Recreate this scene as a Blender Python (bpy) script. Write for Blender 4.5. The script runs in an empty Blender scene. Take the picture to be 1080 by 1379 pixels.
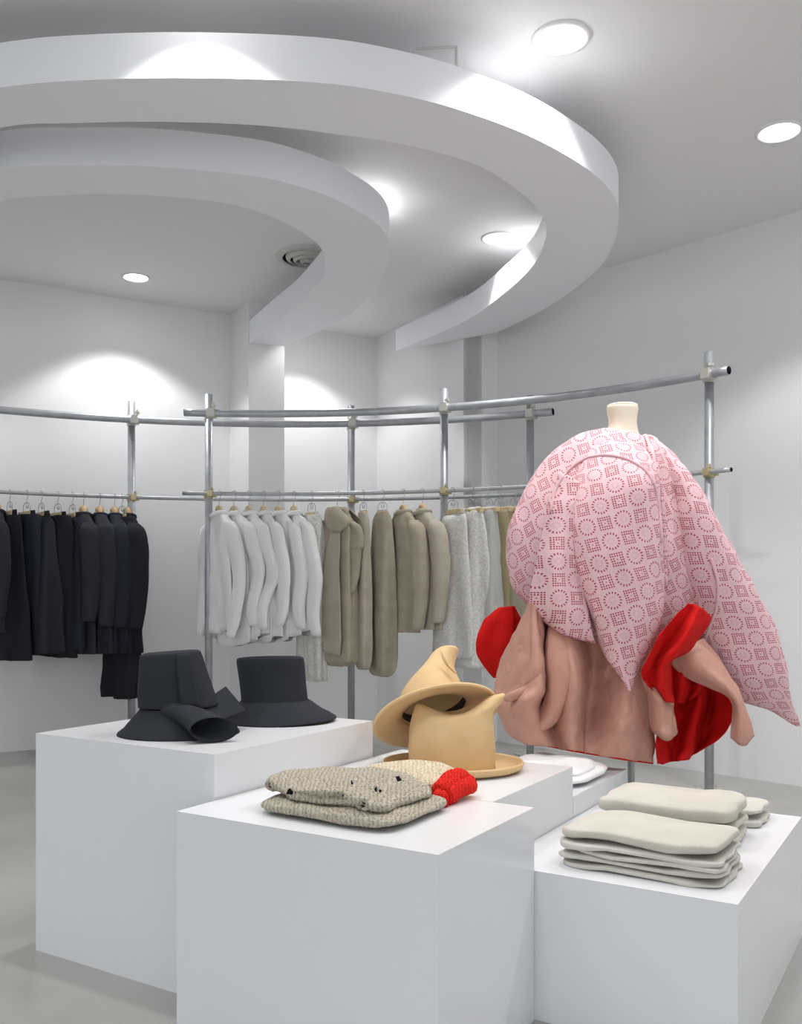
import bpy, bmesh, math, random
from mathutils import Vector, Matrix, noise
random.seed(7)
S = bpy.context.scene
COL = S.collection
PI = math.pi
F, HOR = 1242.0, 801.6            # focal length and horizon, in pixels of the 1080 x 1379 frame

# ------------------------------------------------------------------ camera, world, exposure
cd = bpy.data.cameras.new('camera')
cd.sensor_fit = 'HORIZONTAL'; cd.sensor_width = 36.0
cd.lens = 36.0 * F / 1080.0
cd.shift_y = (HOR - 689.5) / 1080.0
cd.clip_start = 0.05; cd.clip_end = 100
cam = bpy.data.objects.new('camera', cd); COL.objects.link(cam)
cam.location = (0, 0, 1.0); cam.rotation_euler = (PI/2, 0, 0)
S.camera = cam
w = bpy.data.worlds.new('daylight'); S.world = w; w.use_nodes = True
w.node_tree.nodes['Background'].inputs[0].default_value = (0.95, 0.975, 1.0, 1)
w.node_tree.nodes['Background'].inputs[1].default_value = 0.95
S.view_settings.view_transform = 'Standard'; S.view_settings.look = 'None'
S.view_settings.gamma = 1.0; S.view_settings.use_curve_mapping = False
S.view_settings.exposure = 0.57
SPOT_W = 37.0                     # watts of one recessed ceiling light
CEIL = 3.012

# ------------------------------------------------------------------ helpers
def V(*a): return Vector(a)
def at(x, y, Y): return Vector(((x-540)*Y/F, Y, 1 + (HOR-y)*Y/F))     # where a sight line meets depth Y
def on(x, y, z):                                                       # where a sight line meets height z
    Y = F*(1-z)/(y-HOR); return Vector(((x-540)*Y/F, Y, z))

def tag(o, label=None, cat=None, group=None, kind=None):
    if label: o['label'] = label
    if cat: o['category'] = cat
    if group: o['group'] = group
    if kind: o['kind'] = kind
    return o
def empty(name, loc=(0,0,0), rz=0.0, label=None, cat=None, group=None):
    o = bpy.data.objects.new(name, None); COL.objects.link(o)
    o.location = loc; o.rotation_euler = (0,0,rz); o.empty_display_size = .05
    return tag(o, label, cat, group)
def obj(name, bm, mats, parent=None, smooth=True, world=True):
    """link a bmesh as one object; with world=True its verts are world coordinates"""
    me = bpy.data.meshes.new(name)
    bmesh.ops.recalc_face_normals(bm, faces=bm.faces)
    if parent is not None and world:
        bm.transform(matrix_of(parent).inverted())
    bm.to_mesh(me); bm.free()
    for m in (mats if isinstance(mats, (list, tuple)) else [mats]): me.materials.append(m)
    if smooth:
        for p in me.polygons: p.use_smooth = True
    o = bpy.data.objects.new(name, me); COL.objects.link(o)
    if parent is not None: o.parent = parent
    return o
def matrix_of(o):
    m = Matrix.LocRotScale(o.location, o.rotation_euler, o.scale)
    return matrix_of(o.parent) @ m if o.parent else m

def prism(bm, pts, z0, z1):
    a = [bm.verts.new((p[0], p[1], z0)) for p in pts]; b = [bm.verts.new((p[0], p[1], z1)) for p in pts]
    bm.faces.new(a[::-1]); bm.faces.new(b)
    n = len(pts)
    for i in range(n): bm.faces.new((a[i], a[(i+1)%n], b[(i+1)%n], b[i]))
    return bm
def bevel(bm, r, seg=2, ang=0.6):
    es = [e for e in bm.edges if len(e.link_faces) == 2 and e.calc_face_angle(0) > ang]
    bmesh.ops.bevel(bm, geom=es, offset=r, segments=seg, profile=.5, affect='EDGES')
    return bm
def tube(bm, pts, r, n=12, cap=True, closed=False):
    """round tube along points; r a number or a list"""
    pts = [Vector(p) for p in pts]; m = len(pts)
    rr = r if isinstance(r, (list, tuple)) else [r]*m
    rings = []; ref = None
    for i, p in enumerate(pts):
        if closed: t = pts[(i+1)%m] - pts[i-1]
        else: t = pts[min(i+1, m-1)] - pts[max(i-1, 0)]
        t.normalize()
        if ref is None:
            ref = Vector((0,0,1)) if abs(t.z) < .9 else Vector((1,0,0))
        a = t.cross(ref).normalized(); b = a.cross(t).normalized(); ref = b
        rings.append([bm.verts.new(p + (a*math.cos(2*PI*k/n) + b*math.sin(2*PI*k/n))*rr[i]) for k in range(n)])
    for i in range(m if closed else m-1):
        A, B = rings[i], rings[(i+1)%m]
        for k in range(n): bm.faces.new((A[k], A[(k+1)%n], B[(k+1)%n], B[k]))
    if cap and not closed:
        bm.faces.new(rings[0][::-1]); bm.faces.new(rings[-1])
    return bm
def box(bm, c, sx, sy, sz, rz=0.0):
    m = Matrix.Translation(c) @ Matrix.Rotation(rz, 4, 'Z') @ Matrix.Diagonal((sx, sy, sz, 1))
    bmesh.ops.create_cube(bm, size=1.0, matrix=m); return bm
def cyl(bm, p, q, r, n=16): return tube(bm, [p, q], r, n)
def lathe(bm, prof, c=(0,0,0), n=40):
    rings = [[bm.verts.new((c[0]+r*math.cos(2*PI*k/n), c[1]+r*math.sin(2*PI*k/n), c[2]+z)) for k in range(n)] for r, z in prof]
    for A, B in zip(rings, rings[1:]):
        for k in range(n): bm.faces.new((A[k], A[(k+1)%n], B[(k+1)%n], B[k]))
    return bm, rings
def cr(p, t):
    """Catmull-Rom through a list of vectors, t in [0, len-1]"""
    n = len(p); i = min(int(t), n-2); u = t - i
    a = p[i-1] if i > 0 else p[0]*2 - p[1]
    b, c = p[i], p[i+1]
    d = p[i+2] if i+2 < n else p[-1]*2 - p[-2]
    return 0.5*((b*2) + (c-a)*u + (a*2-b*5+c*4-d)*u*u + (b*3-a-c*3+d)*u*u*u)
def spline(pts, n):
    pts = [Vector(p) for p in pts]
    return [cr(pts, (len(pts)-1)*k/(n-1)) for k in range(n)]
def nz(p, f, seed=0.0): return noise.noise(Vector((p[0]*f+seed, p[1]*f+seed*1.7, p[2]*f-seed)))
def sgnpow(c, e): return math.copysign(abs(c)**e, c)

def loft(rows, nrow=40, nseg=64, e=1.0, ripple=None, capb=True, capt=True, uv=True, sag=None):
    """rows: (left point, right point, half depth): elliptical sections, smoothed between the rows.
    ripple(v, th) gives a radial factor. UVs are arc lengths in metres measured from the front."""
    L = [Vector(r[0]) for r in rows]; R = [Vector(r[1]) for r in rows]
    T = [Vector((r[2], 0, 0)) for r in rows]
    bm = bmesh.new(); lay = bm.loops.layers.uv.new('UVMap') if uv else None
    rings = []; U = []; prevc = None; vv = 0; VV = []
    for i in range(nrow):
        t = (len(rows)-1)*i/(nrow-1); v = i/(nrow-1)
        l, r, d = cr(L, t), cr(R, t), max(.0015, cr(T, t).x)
        c = (l+r)/2; a = (r-l)/2; D = Vector((-a.y, a.x, 0))
        D = D.normalized()*d if D.length > 1e-6 else Vector((0, d, 0))
        ring = []
        for k in range(nseg):
            th = PI/2 + 2*PI*k/nseg
            q = ripple(v, th) if ripple else 1.0
            p = c + (a*sgnpow(math.cos(th), e) + D*sgnpow(math.sin(th), e))*q
            if sag: p = p + Vector((0, 0, sag(v, math.cos(th), math.sin(th))))
            ring.append(p)
        u = [0]
        for k in range(nseg): u.append(u[-1] + (ring[(k+1)%nseg]-ring[k]).length)
        mid = u[nseg//2]; U.append([x-mid for x in u])
        f = ring[nseg//2]
        if prevc is not None: vv += (f-prevc).length
        prevc = f; VV.append(vv)
        rings.append([bm.verts.new(p) for p in ring])
    for i in range(nrow-1):
        A, B = rings[i], rings[i+1]
        for k in range(nseg):
            k2 = (k+1)%nseg
            fc = bm.faces.new((A[k], A[k2], B[k2], B[k]))
            if uv:
                vals = ((U[i][k], VV[i]), (U[i][k+1], VV[i]), (U[i+1][k+1], VV[i+1]), (U[i+1][k], VV[i+1]))
                for lp, x in zip(fc.loops, vals): lp[lay].uv = x
    if capt: bm.faces.new(rings[0])
    if capb: bm.faces.new(rings[-1][::-1])
    return bm
def crumple(bm, amp, f, seed=0.0, stretch=(1,1,1), ridge=False, mask=None):
    bm.normal_update()
    mv = []
    for v in bm.verts:
        p = Vector((v.co.x*stretch[0], v.co.y*stretch[1], v.co.z*stretch[2]))
        h = nz(p, f, seed) + .45*nz(p, f*2.3, seed+9)
        if ridge: h = 1-2*abs(h)
        mv.append(v.normal*(amp*h*(mask(v.co) if mask else 1)))
    for v, d in zip(bm.verts, mv): v.co += d
    return bm
def turn_uv(bm, deg):
    lay = bm.loops.layers.uv['UVMap']; c, n = math.cos(math.radians(deg)), math.sin(math.radians(deg))
    for f in bm.faces:
        for lp in f.loops: x, y = lp[lay].uv; lp[lay].uv = (c*x - n*y, n*x + c*y)
    return bm
def sheet(rows, nu=28, nv=28, thick=.004, mat2=False):
    """smoothed cloth patch through a grid of points, given a real thickness"""
    G = [[Vector(p) for p in r] for r in rows]
    bm = bmesh.new(); g = []
    cols = [spline(r, nu) for r in G]
    for j in range(nv):
        t = (len(rows)-1)*j/(nv-1)
        g.append([bm.verts.new(cr([c[i] for c in cols], t)) for i in range(nu)])
    for j in range(nv-1):
        for i in range(nu-1): bm.faces.new((g[j][i], g[j][i+1], g[j+1][i+1], g[j+1][i]))
    bm.normal_update()
    bmesh.ops.solidify(bm, geom=bm.faces[:], thickness=thick)
    return bm
def slab(c, hw, hd, hh, rz, e1=.45, e2=.3, n1=26, n2=72, amp=.004, fr=14, seed=0.0, bend=None, nq=7):
    """a folded piece of cloth: rounded slab with uneven faces"""
    bm = bmesh.new(); rings = []; R = Matrix.Rotation(rz, 3, 'Z'); c = Vector(c)
    for i in range(1, n1):
        ph = -PI/2 + PI*i/n1
        ring = []
        for k in range(n2):
            th = 2*PI*k/n2
            p = Vector((hw*sgnpow(math.cos(ph), e1)*sgnpow(math.cos(th), e2), hd*sgnpow(math.cos(ph), e1)*sgnpow(math.sin(th), e2), hh*sgnpow(math.sin(ph), e1)))
            if bend: p = p + Vector(bend(p.x/hw, p.y/hd, p.z/hh))
            ring.append(bm.verts.new(c + R @ p))
        rings.append(ring)
    # flat inner grids: fan of shrinking rings keeps the top smooth
    for A, B in zip(rings, rings[1:]):
        for k in range(n2): bm.faces.new((A[k], A[(k+1)%n2], B[(k+1)%n2], B[k]))
    for ring, s in ((rings[0], -1), (rings[-1], 1)):
        prev = ring; cen = sum((v.co for v in ring), Vector())/n2
        for q in [1-j/nq for j in range(1, nq)]:
            cur = [bm.verts.new(cen + (v.co-cen)*q) for v in ring]
            for k in range(n2): bm.faces.new((prev[k], prev[(k+1)%n2], cur[(k+1)%n2], cur[k]))
            prev = cur
        m = bm.verts.new(cen)
        for k in range(n2): bm.faces.new((prev[k], prev[(k+1)%n2], m))
    bmesh.ops.recalc_face_normals(bm, faces=bm.faces)
    if amp: crumple(bm, amp, fr, seed)
    return bm

# ------------------------------------------------------------------ materials
def lin(r, g, b):
    f = lambda c: (c/255/12.92) if c/255 <= .04045 else ((c/255+.055)/1.055)**2.4
    return (f(r), f(g), f(b), 1)
def mat(name, col, rough=.6, metal=0.0, bump=0.0, bscale=60, col2=None, cscale=4, spec=.5, detail=4, sheen=0.0, coord='Object', stretch=None):
    m = bpy.data.materials.new(name); m.use_nodes = True
    nt = m.node_tree; b = nt.nodes['Principled BSDF']
    b.inputs['Base Color'].default_value = col; b.inputs['Roughness'].default_value = rough
    b.inputs['Metallic'].default_value = metal; b.inputs['Specular IOR Level'].default_value = spec
    if sheen: b.inputs['Sheen Weight'].default_value = sheen
    tc = nt.nodes.new('ShaderNodeTexCoord'); src = tc.outputs[coord]
    if stretch:
        mp = nt.nodes.new('ShaderNodeMapping'); mp.inputs['Scale'].default_value = stretch
        nt.links.new(src, mp.inputs[0]); src = mp.outputs[0]
    if col2:
        n = nt.nodes.new('ShaderNodeTexNoise'); n.inputs['Scale'].default_value = cscale; n.inputs['Detail'].default_value = detail
        r = nt.nodes.new('ShaderNodeValToRGB'); r.color_ramp.elements[0].position = .35; r.color_ramp.elements[1].position = .65
        r.color_ramp.elements[0].color = col; r.color_ramp.elements[1].color = col2
        nt.links.new(src, n.inputs['Vector']); nt.links.new(n.outputs['Fac'], r.inputs[0]); nt.links.new(r.outputs[0], b.inputs['Base Color'])
    if bump:
        n = nt.nodes.new('ShaderNodeTexNoise'); n.inputs['Scale'].default_value = bscale; n.inputs['Detail'].default_value = 3
        bp = nt.nodes.new('ShaderNodeBump'); bp.inputs['Strength'].default_value = bump; bp.inputs['Distance'].default_value = .004
        nt.links.new(src, n.inputs['Vector']); nt.links.new(n.outputs['Fac'], bp.inputs['Height']); nt.links.new(bp.outputs[0], b.inputs['Normal'])
    return m
def emis(name, col, s):
    m = bpy.data.materials.new(name); m.use_nodes = True; nt = m.node_tree
    b = nt.nodes['Principled BSDF']; b.inputs['Emission Color'].default_value = col; b.inputs['Emission Strength'].default_value = s
    return m
def knit(name, c1, c2, scale=190):
    m = mat(name, c1, .9, spec=.15); nt = m.node_tree; b = nt.nodes['Principled BSDF']
    tc = nt.nodes.new('ShaderNodeTexCoord')
    wv = nt.nodes.new('ShaderNodeTexWave'); wv.inputs['Scale'].default_value = scale/6; wv.inputs['Distortion'].default_value = 5; wv.inputs['Detail'].default_value = 2; wv.inputs['Detail Scale'].default_value = 2.5
    vo = nt.nodes.new('ShaderNodeTexVoronoi'); vo.inputs['Scale'].default_value = scale
    mx = nt.nodes.new('ShaderNodeMath'); mx.operation = 'ADD'
    r = nt.nodes.new('ShaderNodeValToRGB'); r.color_ramp.elements[0].color = c2; r.color_ramp.elements[1].color = c1
    r.color_ramp.elements[0].position = .2; r.color_ramp.elements[1].position = .9
    bp = nt.nodes.new('ShaderNodeBump'); bp.inputs['Strength'].default_value = .8; bp.inputs['Distance'].default_value = .004
    L = nt.links.new
    L(tc.outputs['Object'], wv.inputs['Vector']); L(tc.outputs['Object'], vo.inputs['Vector'])
    L(wv.outputs['Fac'], mx.inputs[0]); L(vo.outputs['Distance'], mx.inputs[1])
    L(mx.outputs[0], r.inputs[0]); L(r.outputs[0], b.inputs['Base Color']); L(mx.outputs[0], bp.inputs['Height']); L(bp.outputs[0], b.inputs['Normal'])
    return m
def lace(name, pink, red, cell=.088):
    """printed crochet: dotted diamonds and spoked rosettes on alternate cells, drawn on the cloth's own UVs"""
    m = mat(name, pink, .85, spec=.15); nt = m.node_tree; b = nt.nodes['Principled BSDF']; L = nt.links.new
    def M(op, a, c=None):
        n = nt.nodes.new('ShaderNodeMath'); n.operation = op
        for i, x in enumerate((a, c)):
            if x is None: continue
            if isinstance(x, (int, float)): n.inputs[i].default_value = x
            else: L(x, n.inputs[i])
        return n.outputs[0]
    uv = nt.nodes.new('ShaderNodeUVMap'); uv.uv_map = 'UVMap'
    sp = nt.nodes.new('ShaderNodeSeparateXYZ'); L(uv.outputs[0], sp.inputs[0])
    x0 = M('DIVIDE', sp.outputs[0], cell); y0 = M('DIVIDE', sp.outputs[1], cell)
    a, c = x0, y0
    ia, ic = M('FLOOR', a), M('FLOOR', c)
    fa, fc = M('SUBTRACT', M('SUBTRACT', a, ia), .5), M('SUBTRACT', M('SUBTRACT', c, ic), .5)
    par = M('PINGPONG', M('ADD', ia, ic), 1.0)
    # the diamond: a six by six net of holes standing square to the lattice
    ga = M('ABSOLUTE', M('SUBTRACT', M('FRACT', M('MULTIPLY', M('ADD', fa, .5), 8.0)), .5))
    gc = M('ABSOLUTE', M('SUBTRACT', M('FRACT', M('MULTIPLY', M('ADD', fc, .5), 8.0)), .5))
    dot = M('MULTIPLY', M('LESS_THAN', ga, .3), M('LESS_THAN', gc, .3))
    mxa = M('MAXIMUM', M('ABSOLUTE', fa), M('ABSOLUTE', fc))
    man = M('ADD', M('ABSOLUTE', fa), M('ABSOLUTE', fc))
    inside = M('MULTIPLY', M('LESS_THAN', mxa, .375), M('GREATER_THAN', mxa, .125))
    sq = M('MULTIPLY', dot, inside)
    ctr = M('LESS_THAN', mxa, .03)
    sq = M('MAXIMUM', sq, ctr)
    # the rosette: spokes round a plain heart
    ra = M('SQRT', M('ADD', M('MULTIPLY', fa, fa), M('MULTIPLY', fc, fc)))
    an = M('DIVIDE', M('ARCTAN2', fc, fa), 2*PI)
    spk = M('LESS_THAN', M('ABSOLUTE', M('SUBTRACT', M('FRACT', M('MULTIPLY', an, 17.0)), .5)), .2)
    ring = M('MULTIPLY', M('GREATER_THAN', ra, .36), M('LESS_THAN', ra, .475))
    spk2 = M('LESS_THAN', M('ABSOLUTE', M('SUBTRACT', M('FRACT', M('MULTIPLY', an, 12.0)), .5)), .13)
    ring2 = M('MULTIPLY', M('GREATER_THAN', ra, .12), M('LESS_THAN', ra, .2))
    ros = M('MAXIMUM', M('MULTIPLY', spk, ring), M('MULTIPLY', M('MULTIPLY', spk2, ring2), .45))
    mixn = M('ADD', M('MULTIPLY', sq, par), M('MULTIPLY', ros, M('SUBTRACT', 1.0, par)))
    vo = nt.nodes.new('ShaderNodeTexVoronoi'); vo.inputs['Scale'].default_value = 260; L(uv.outputs[0], vo.inputs['Vector'])
    vh = M('MULTIPLY', M('LESS_THAN', vo.outputs['Distance'], .22), .34)
    fac = M('MINIMUM', M('MAXIMUM', mixn, vh), 1.0)
    mc = nt.nodes.new('ShaderNodeMix'); mc.data_type = 'RGBA'
    L(fac, mc.inputs['Factor']); mc.inputs['A'].default_value = pink; mc.inputs['B'].default_value = red
    L(mc.outputs['Result'], b.inputs['Base Color'])
    bp = nt.nodes.new('ShaderNodeBump'); bp.inputs['Strength'].default_value = .5; bp.inputs['Distance'].default_value = .003
    L(M('SUBTRACT', 1.0, fac), bp.inputs['Height']); L(bp.outputs[0], b.inputs['Normal'])
    return m

M_wall = mat('white_paint', lin(233,233,234), .7, bump=.05, bscale=40)
M_ceil = mat('ceiling_paint', lin(234,234,234), .8, bump=.04, bscale=30)
M_ring = mat('ring_paint', lin(243,244,248), .6)
M_floor = mat('concrete', lin(174,174,172), .3, bump=.06, bscale=9, col2=lin(161,161,158), cscale=1.7, detail=9, spec=.4)
M_plinth = mat('plinth_lacquer', lin(228,229,232), .2, spec=.35)
M_pipe = mat('galvanised_steel', lin(186,189,193), .42, .5, col2=lin(170,173,178), cscale=14)
M_clamp = mat('zinc_clamp', lin(206,205,198), .4, .45)
M_brass = mat('yellow_zinc', lin(196,182,140), .4, .5)
M_black = mat('black_wool', lin(54,55,60), .95, bump=.25, bscale=240, spec=.1)
M_black2 = mat('black_cotton', lin(44,44,49), .95, bump=.2, bscale=300, spec=.1)
M_navy = mat('black_blue_wool', lin(48,50,60), .95, bump=.25, bscale=240, spec=.1)
M_hatb = mat('black_felt', lin(43,45,51), .85, bump=.2, bscale=260, spec=.2)
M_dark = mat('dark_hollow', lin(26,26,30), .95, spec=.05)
M_white = mat('white_cotton', lin(243,243,244), .85, bump=.15, bscale=120, spec=.2)
M_lace = mat('white_lace_cloth', lin(228,228,224), .9, bump=.9, bscale=110, col2=lin(205,205,200), cscale=70)
M_khaki = mat('khaki_linen', lin(178,170,152), .9, bump=.3, bscale=140, col2=lin(166,157,138), cscale=12)
M_khaki2 = mat('sand_linen', lin(188,182,167), .9, bump=.3, bscale=140, col2=lin(177,170,154), cscale=12)
M_olive = mat('olive_linen', lin(160,148,116), .9, bump=.3, bscale=140)
M_grey = mat('grey_lace_cloth', lin(190,191,188), .9, bump=.7, bscale=110)
M_wood = mat('hanger_wood', lin(214,184,146), .5, col2=lin(200,166,124), cscale=30, stretch=(1,1,6))
M_wood2 = mat('light_clip_wood', lin(220,202,164), .5, col2=lin(206,186,146), cscale=30)
M_wire = mat('hanger_wire', lin(190,190,192), .25, .9)
M_tan = mat('tan_felt', lin(218,186,140), .85, bump=.2, bscale=200, col2=lin(210,176,128), cscale=9)
M_tand = mat('dark_hat_band', lin(48,38,28), .8)
M_neck = mat('mannequin_cream', lin(232,222,202), .35)
M_rose = mat('dusty_rose_canvas', lin(202,154,138), .9, bump=.3, bscale=220, col2=lin(194,146,130), cscale=10)
M_red = mat('red_cotton', lin(200,20,18), .85, bump=.2, bscale=200, spec=.2)
M_crochet = lace('crochet_print', lin(228,192,197), lin(164,52,72), .060)
M_cedge = mat('crochet_edge', lin(226,186,192), .9, bump=.6, bscale=170, spec=.15)
M_knit = knit('oat_knit', lin(190,182,166), lin(140,131,115))
M_cream = knit('cream_knit', lin(224,210,184), lin(190,172,142))
M_redknit = knit('red_knit', lin(232,44,34), lin(196,22,18), 230)
M_linen = mat('stone_linen', lin(203,199,189), .9, bump=.35, bscale=160, col2=lin(195,190,179), cscale=9)
M_linen2 = mat('pale_stone_linen', lin(205,203,195), .9, bump=.35, bscale=160, col2=lin(198,195,186), cscale=9)
M_lamp = emis('lamp_diffuser', (1,.98,.95,1), 9.0)
M_trim = mat('lamp_trim', lin(235,235,235), .4)
M_vent = mat('vent_metal', lin(205,204,200), .5)

# ------------------------------------------------------------------ the room
def vec2(a): return Vector((math.cos(a), math.sin(a)))
dL = vec2(math.radians(29.98)); nL = Vector((-dL.y, dL.x))
aL = Vector((-2.513, 5.782)) + nL*.09
dR = vec2(math.radians(134.2)); nR = Vector((dR.y, -dR.x)); bR = Vector((2.083, 4.79)) + nR*.03   # nR points out of the room
C1 = aL + dL*2.735                                    # corner of the left wall and the short wall
dS = Vector((dL.y, -dL.x))                            # short wall runs towards the camera
C2 = C1 + dS*1.225                                     # edge of the second column
C3 = C2 + dL*.285
tR = (C2 - bR).dot(dR)
Lf = aL - dL*6.0; Rf = bR - dR*8.0
back = -4.0
room = [Lf, C1, C2, C3 + dL*.3, bR + dR*2.3, Rf, Vector((Rf.x, back)), Vector((Lf.x, back))]
def struct(name, bm, m, smooth=False): return tag(obj(name, bm, m, smooth=smooth), kind='structure')
big = [(-9, -4.2), (9, -4.2), (9, 9.2), (-9, 9.2)]
struct('floor', prism(bmesh.new(), big, -.1, 0), M_floor)
struct('ceiling', prism(bmesh.new(), big, CEIL, CEIL+.1), M_ceil)
def wallseg(p, q, out, th=.14):
    p, q, out = Vector(p), Vector(q), Vector(out)
    return prism(bmesh.new(), [p, q, q+out*th, p+out*th], 0, CEIL)
struct('wall_left', wallseg(Lf, C1 + dL*.1, nL), M_wall)
struct('wall_back', wallseg(C1, C2 - dS*.01, dL), M_wall)
struct('trim_1', prism(bmesh.new(), [C2 + dL*.141, C2, C3 + dL*.25, C3 + dL*.25 - dS*.3, C2 + dL*.141 - dS*.3], 0, CEIL), M_wall)
struct('wall_right', wallseg(bR + dR*2.15, Rf, nR), M_wall)
struct('wall_side', wallseg((Lf.x, Lf.y+.1), (Lf.x, back), (-1, 0)), M_wall)
struct('wall_far_side', wallseg((Rf.x, Rf.y+.1), (Rf.x, back), (1, 0)), M_wall)
# free-standing part of the left wall: the first column
k1 = Vector((-1.339, 7.40))/1.13; k2 = Vector((-1.174, 7.114))/1.13; k3 = Vector((-.918, 7.26))/1.13
struct('trim_2', prism(bmesh.new(), [k2, k3, k3 - dS*.42, k2 - dS*.42], 0, CEIL), M_wall)

# ------------------------------------------------------------------ the two curved ceiling rings
ZB, ZT = 2.72, 2.872
def zb(p): return on(p[0], p[1], ZB).xy
def ring_thing(outer, inner, label):
    n = 72
    o = spline([Vector((*zb(p), 0)) if len(p) == 2 else Vector((p[0], p[1], 0)) for p in outer], n)
    i = spline([Vector((*zb(p), 0)) if len(p) == 2 else Vector((p[0], p[1], 0)) for p in inner], n)
    bm = bmesh.new()
    q = [[bm.verts.new((p.x, p.y, z)) for p in c] for c, z in ((o, ZB), (i, ZB), (i, ZT), (o, ZT))]
    for a in range(4):
        A, B = q[a], q[(a+1)%4]
        for k in range(n-1): bm.faces.new((A[k], A[k+1], B[k+1], B[k]))
    for k in (0, n-1): bm.faces.new([c[k] for c in q])
    bmesh.ops.recalc_face_normals(bm, faces=bm.faces)
    for e in bm.edges:
        if len(e.link_faces) == 2 and e.calc_face_angle(0) > .8: e.smooth = False
    o_ = obj('ceiling_ring', bm, M_ring)
    # hanging rods up to the ceiling
    for k in (3, 69):
        c = (o[k] + i[k])/2
        obj('hanger_rod', cyl(bmesh.new(), (c.x, c.y, ZT-.002), (c.x, c.y, CEIL), .006, 8), M_trim, o_)
    return tag(o_, label, 'ceiling ring')
OO = [(-3.05,4.35,0),(-2.6,3.75,0),(-2.0,3.3,0),(0,118),(125,107.5),(270,105),(425,111),(520,124),(615,147),(715,184),(790,227),(826,262),(833,292),(826,328),(800,368),(740,412),(690,438),(668,448)]
OI = [(-2.85,4.75,0),(-2.45,4.1,0),(-1.95,3.62,0),(0,172),(100,166),(220,164),(350,169),(450,180),(550,196),(640,221),(690,251),(722,279),(735,303),(733,328),(716,360),(680,394),(625,433),(533,473)]
ring_thing(OO, OI, 'outer, wider curved white ceiling ring nearest the front')
IO = [(-3.0,4.75,0),(-2.5,4.3,0),(-2.05,4.0,0),(0,228),(105,223),(200,224),(300,232),(360,240),(403,251),(444,265),(478,282),(505,299),(521,318),(524,340),(517,368),(500,395),(475,420),(440,441),(384,466)]
II = [(-2.9,5.15,0),(-2.45,4.65,0),(-2.1,4.35,0),(0,271),(100,262.5),(150,261),(240,266),(320,277),(380,298),(420,322),(433,336),(438,352),(436,370),(422,388),(398,413),(370,434),(336,462)]
ring_thing(IO, II, 'inner, smaller curved white ceiling ring running to the column')

# ------------------------------------------------------------------ ceiling lights, vent, hatch
def downlight(x, y, r, label, aim=(0,0), power=1.0, size=110):
    t = empty('ceiling_light', (x, y, CEIL), 0, label, 'ceiling light', 'round recessed ceiling lights')
    bm, _ = lathe(bmesh.new(), [(r*.82, -.001), (r*.84, -.008), (r*.98, -.008), (r, -.001)], (x, y, CEIL))
    obj('trim_ring', bm, M_trim, t)
    bm, rg = lathe(bmesh.new(), [(r*.80, -.0015), (r*.79, -.004), (r*.4, -.006)], (x, y, CEIL)); bm.faces.new(rg[-1])
    obj('diffuser', bm, M_lamp, t)
    ld = bpy.data.lights.new('spot', 'SPOT'); ld.energy = SPOT_W*power; ld.spot_size = math.radians(size); ld.spot_blend = .35
    ld.shadow_soft_size = .05; ld.color = (1, .992, .98)
    lo = bpy.data.objects.new('lamp', ld); COL.objects.link(lo); lo.parent = t
    lo.location = (0, 0, -.02); lo.rotation_euler = Vector((aim[0], aim[1], -1)).to_track_quat('-Z', 'Y').to_euler()      # gimbal aim
    return t
downlight(.577, 3.33, .107, 'round recessed ceiling light nearest the camera, beside the outer ring', (-.22, .22), 1.1, 118)
downlight(1.64, 4.0, .10, 'round recessed ceiling light at the right edge of the ceiling')
downlight(.55, 5.19, .10, 'round recessed ceiling light between the rings, tucked beside the outer ring', (.27, -.04), 1.1, 116)
downlight(-1.676, 5.83, .09, 'round recessed ceiling light by the left wall above the black clothes')
for x, y, p, lab in ((-.55, 6.50, .8, 'above the end of the inner ring by the column'), (-.19, 4.72, 1.2, 'hidden above the inner ring'), (-.66, 2.84, 1.2, 'just in front of the outer ring, above the frame'),
        (-3.0, 5.0, 1, 'by the left wall beyond the photo'), (3.0, 2.2, .9, 'by the right wall beyond the photo'), (2.0, 2.95, 1.0, 'added right of the outer ring, above the frame, to brighten the right wall'), (-2.1, 2.5, .9, 'left of the tall plinth, above the frame'),  # the lamp right of the outer ring is added to brighten the right wall
        (-.95, 2.05, .5, 'added out of view to brighten the tall plinth with black hats'), (.0, 1.7, .1, 'added out of view to brighten the front plinth with the knitwear'), (1.3, 2.2, .75, 'added out of view to brighten the right plinth with folded linen'), (.75, 2.75, .45, 'added between the right plinth and the pink coat, above the frame, to brighten the plinths'),  # unseen lamps, added to brighten the plinth tops
        (-1.0, .3, .7, 'over the floor left of the camera'), (3.6, .6, .8, 'far to the right of the camera'), (-3.4, .8, .8, 'far to the left of the camera'), (1.0, -1.2, .8, 'behind the camera to the right'), (-1.8, -1.2, .8, 'behind the camera to the left')):
    downlight(x, y, .095, 'round recessed ceiling light ' + lab, power=p)
v = on(414, 346, CEIL)
t = empty('ceiling_vent', v, 0, 'round white air vent with concentric rings in the ceiling', 'vent')
for r0, r1, z in ((.19, .15, -.012), (.13, .105, -.024), (.09, .07, -.034), (.05, .03, -.042)):
    bm, _ = lathe(bmesh.new(), [(r0, -.001), (r0-.004, z*.6), (r1, z), (r1-.004, z), (r0-.012, -.001)], v)
    obj('vent_ring', bm, M_vent, t)
bm, rg = lathe(bmesh.new(), [(.155, -.0008), (.001, -.0009)], v); obj('vent_throat', bm, M_dark, t)
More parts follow.
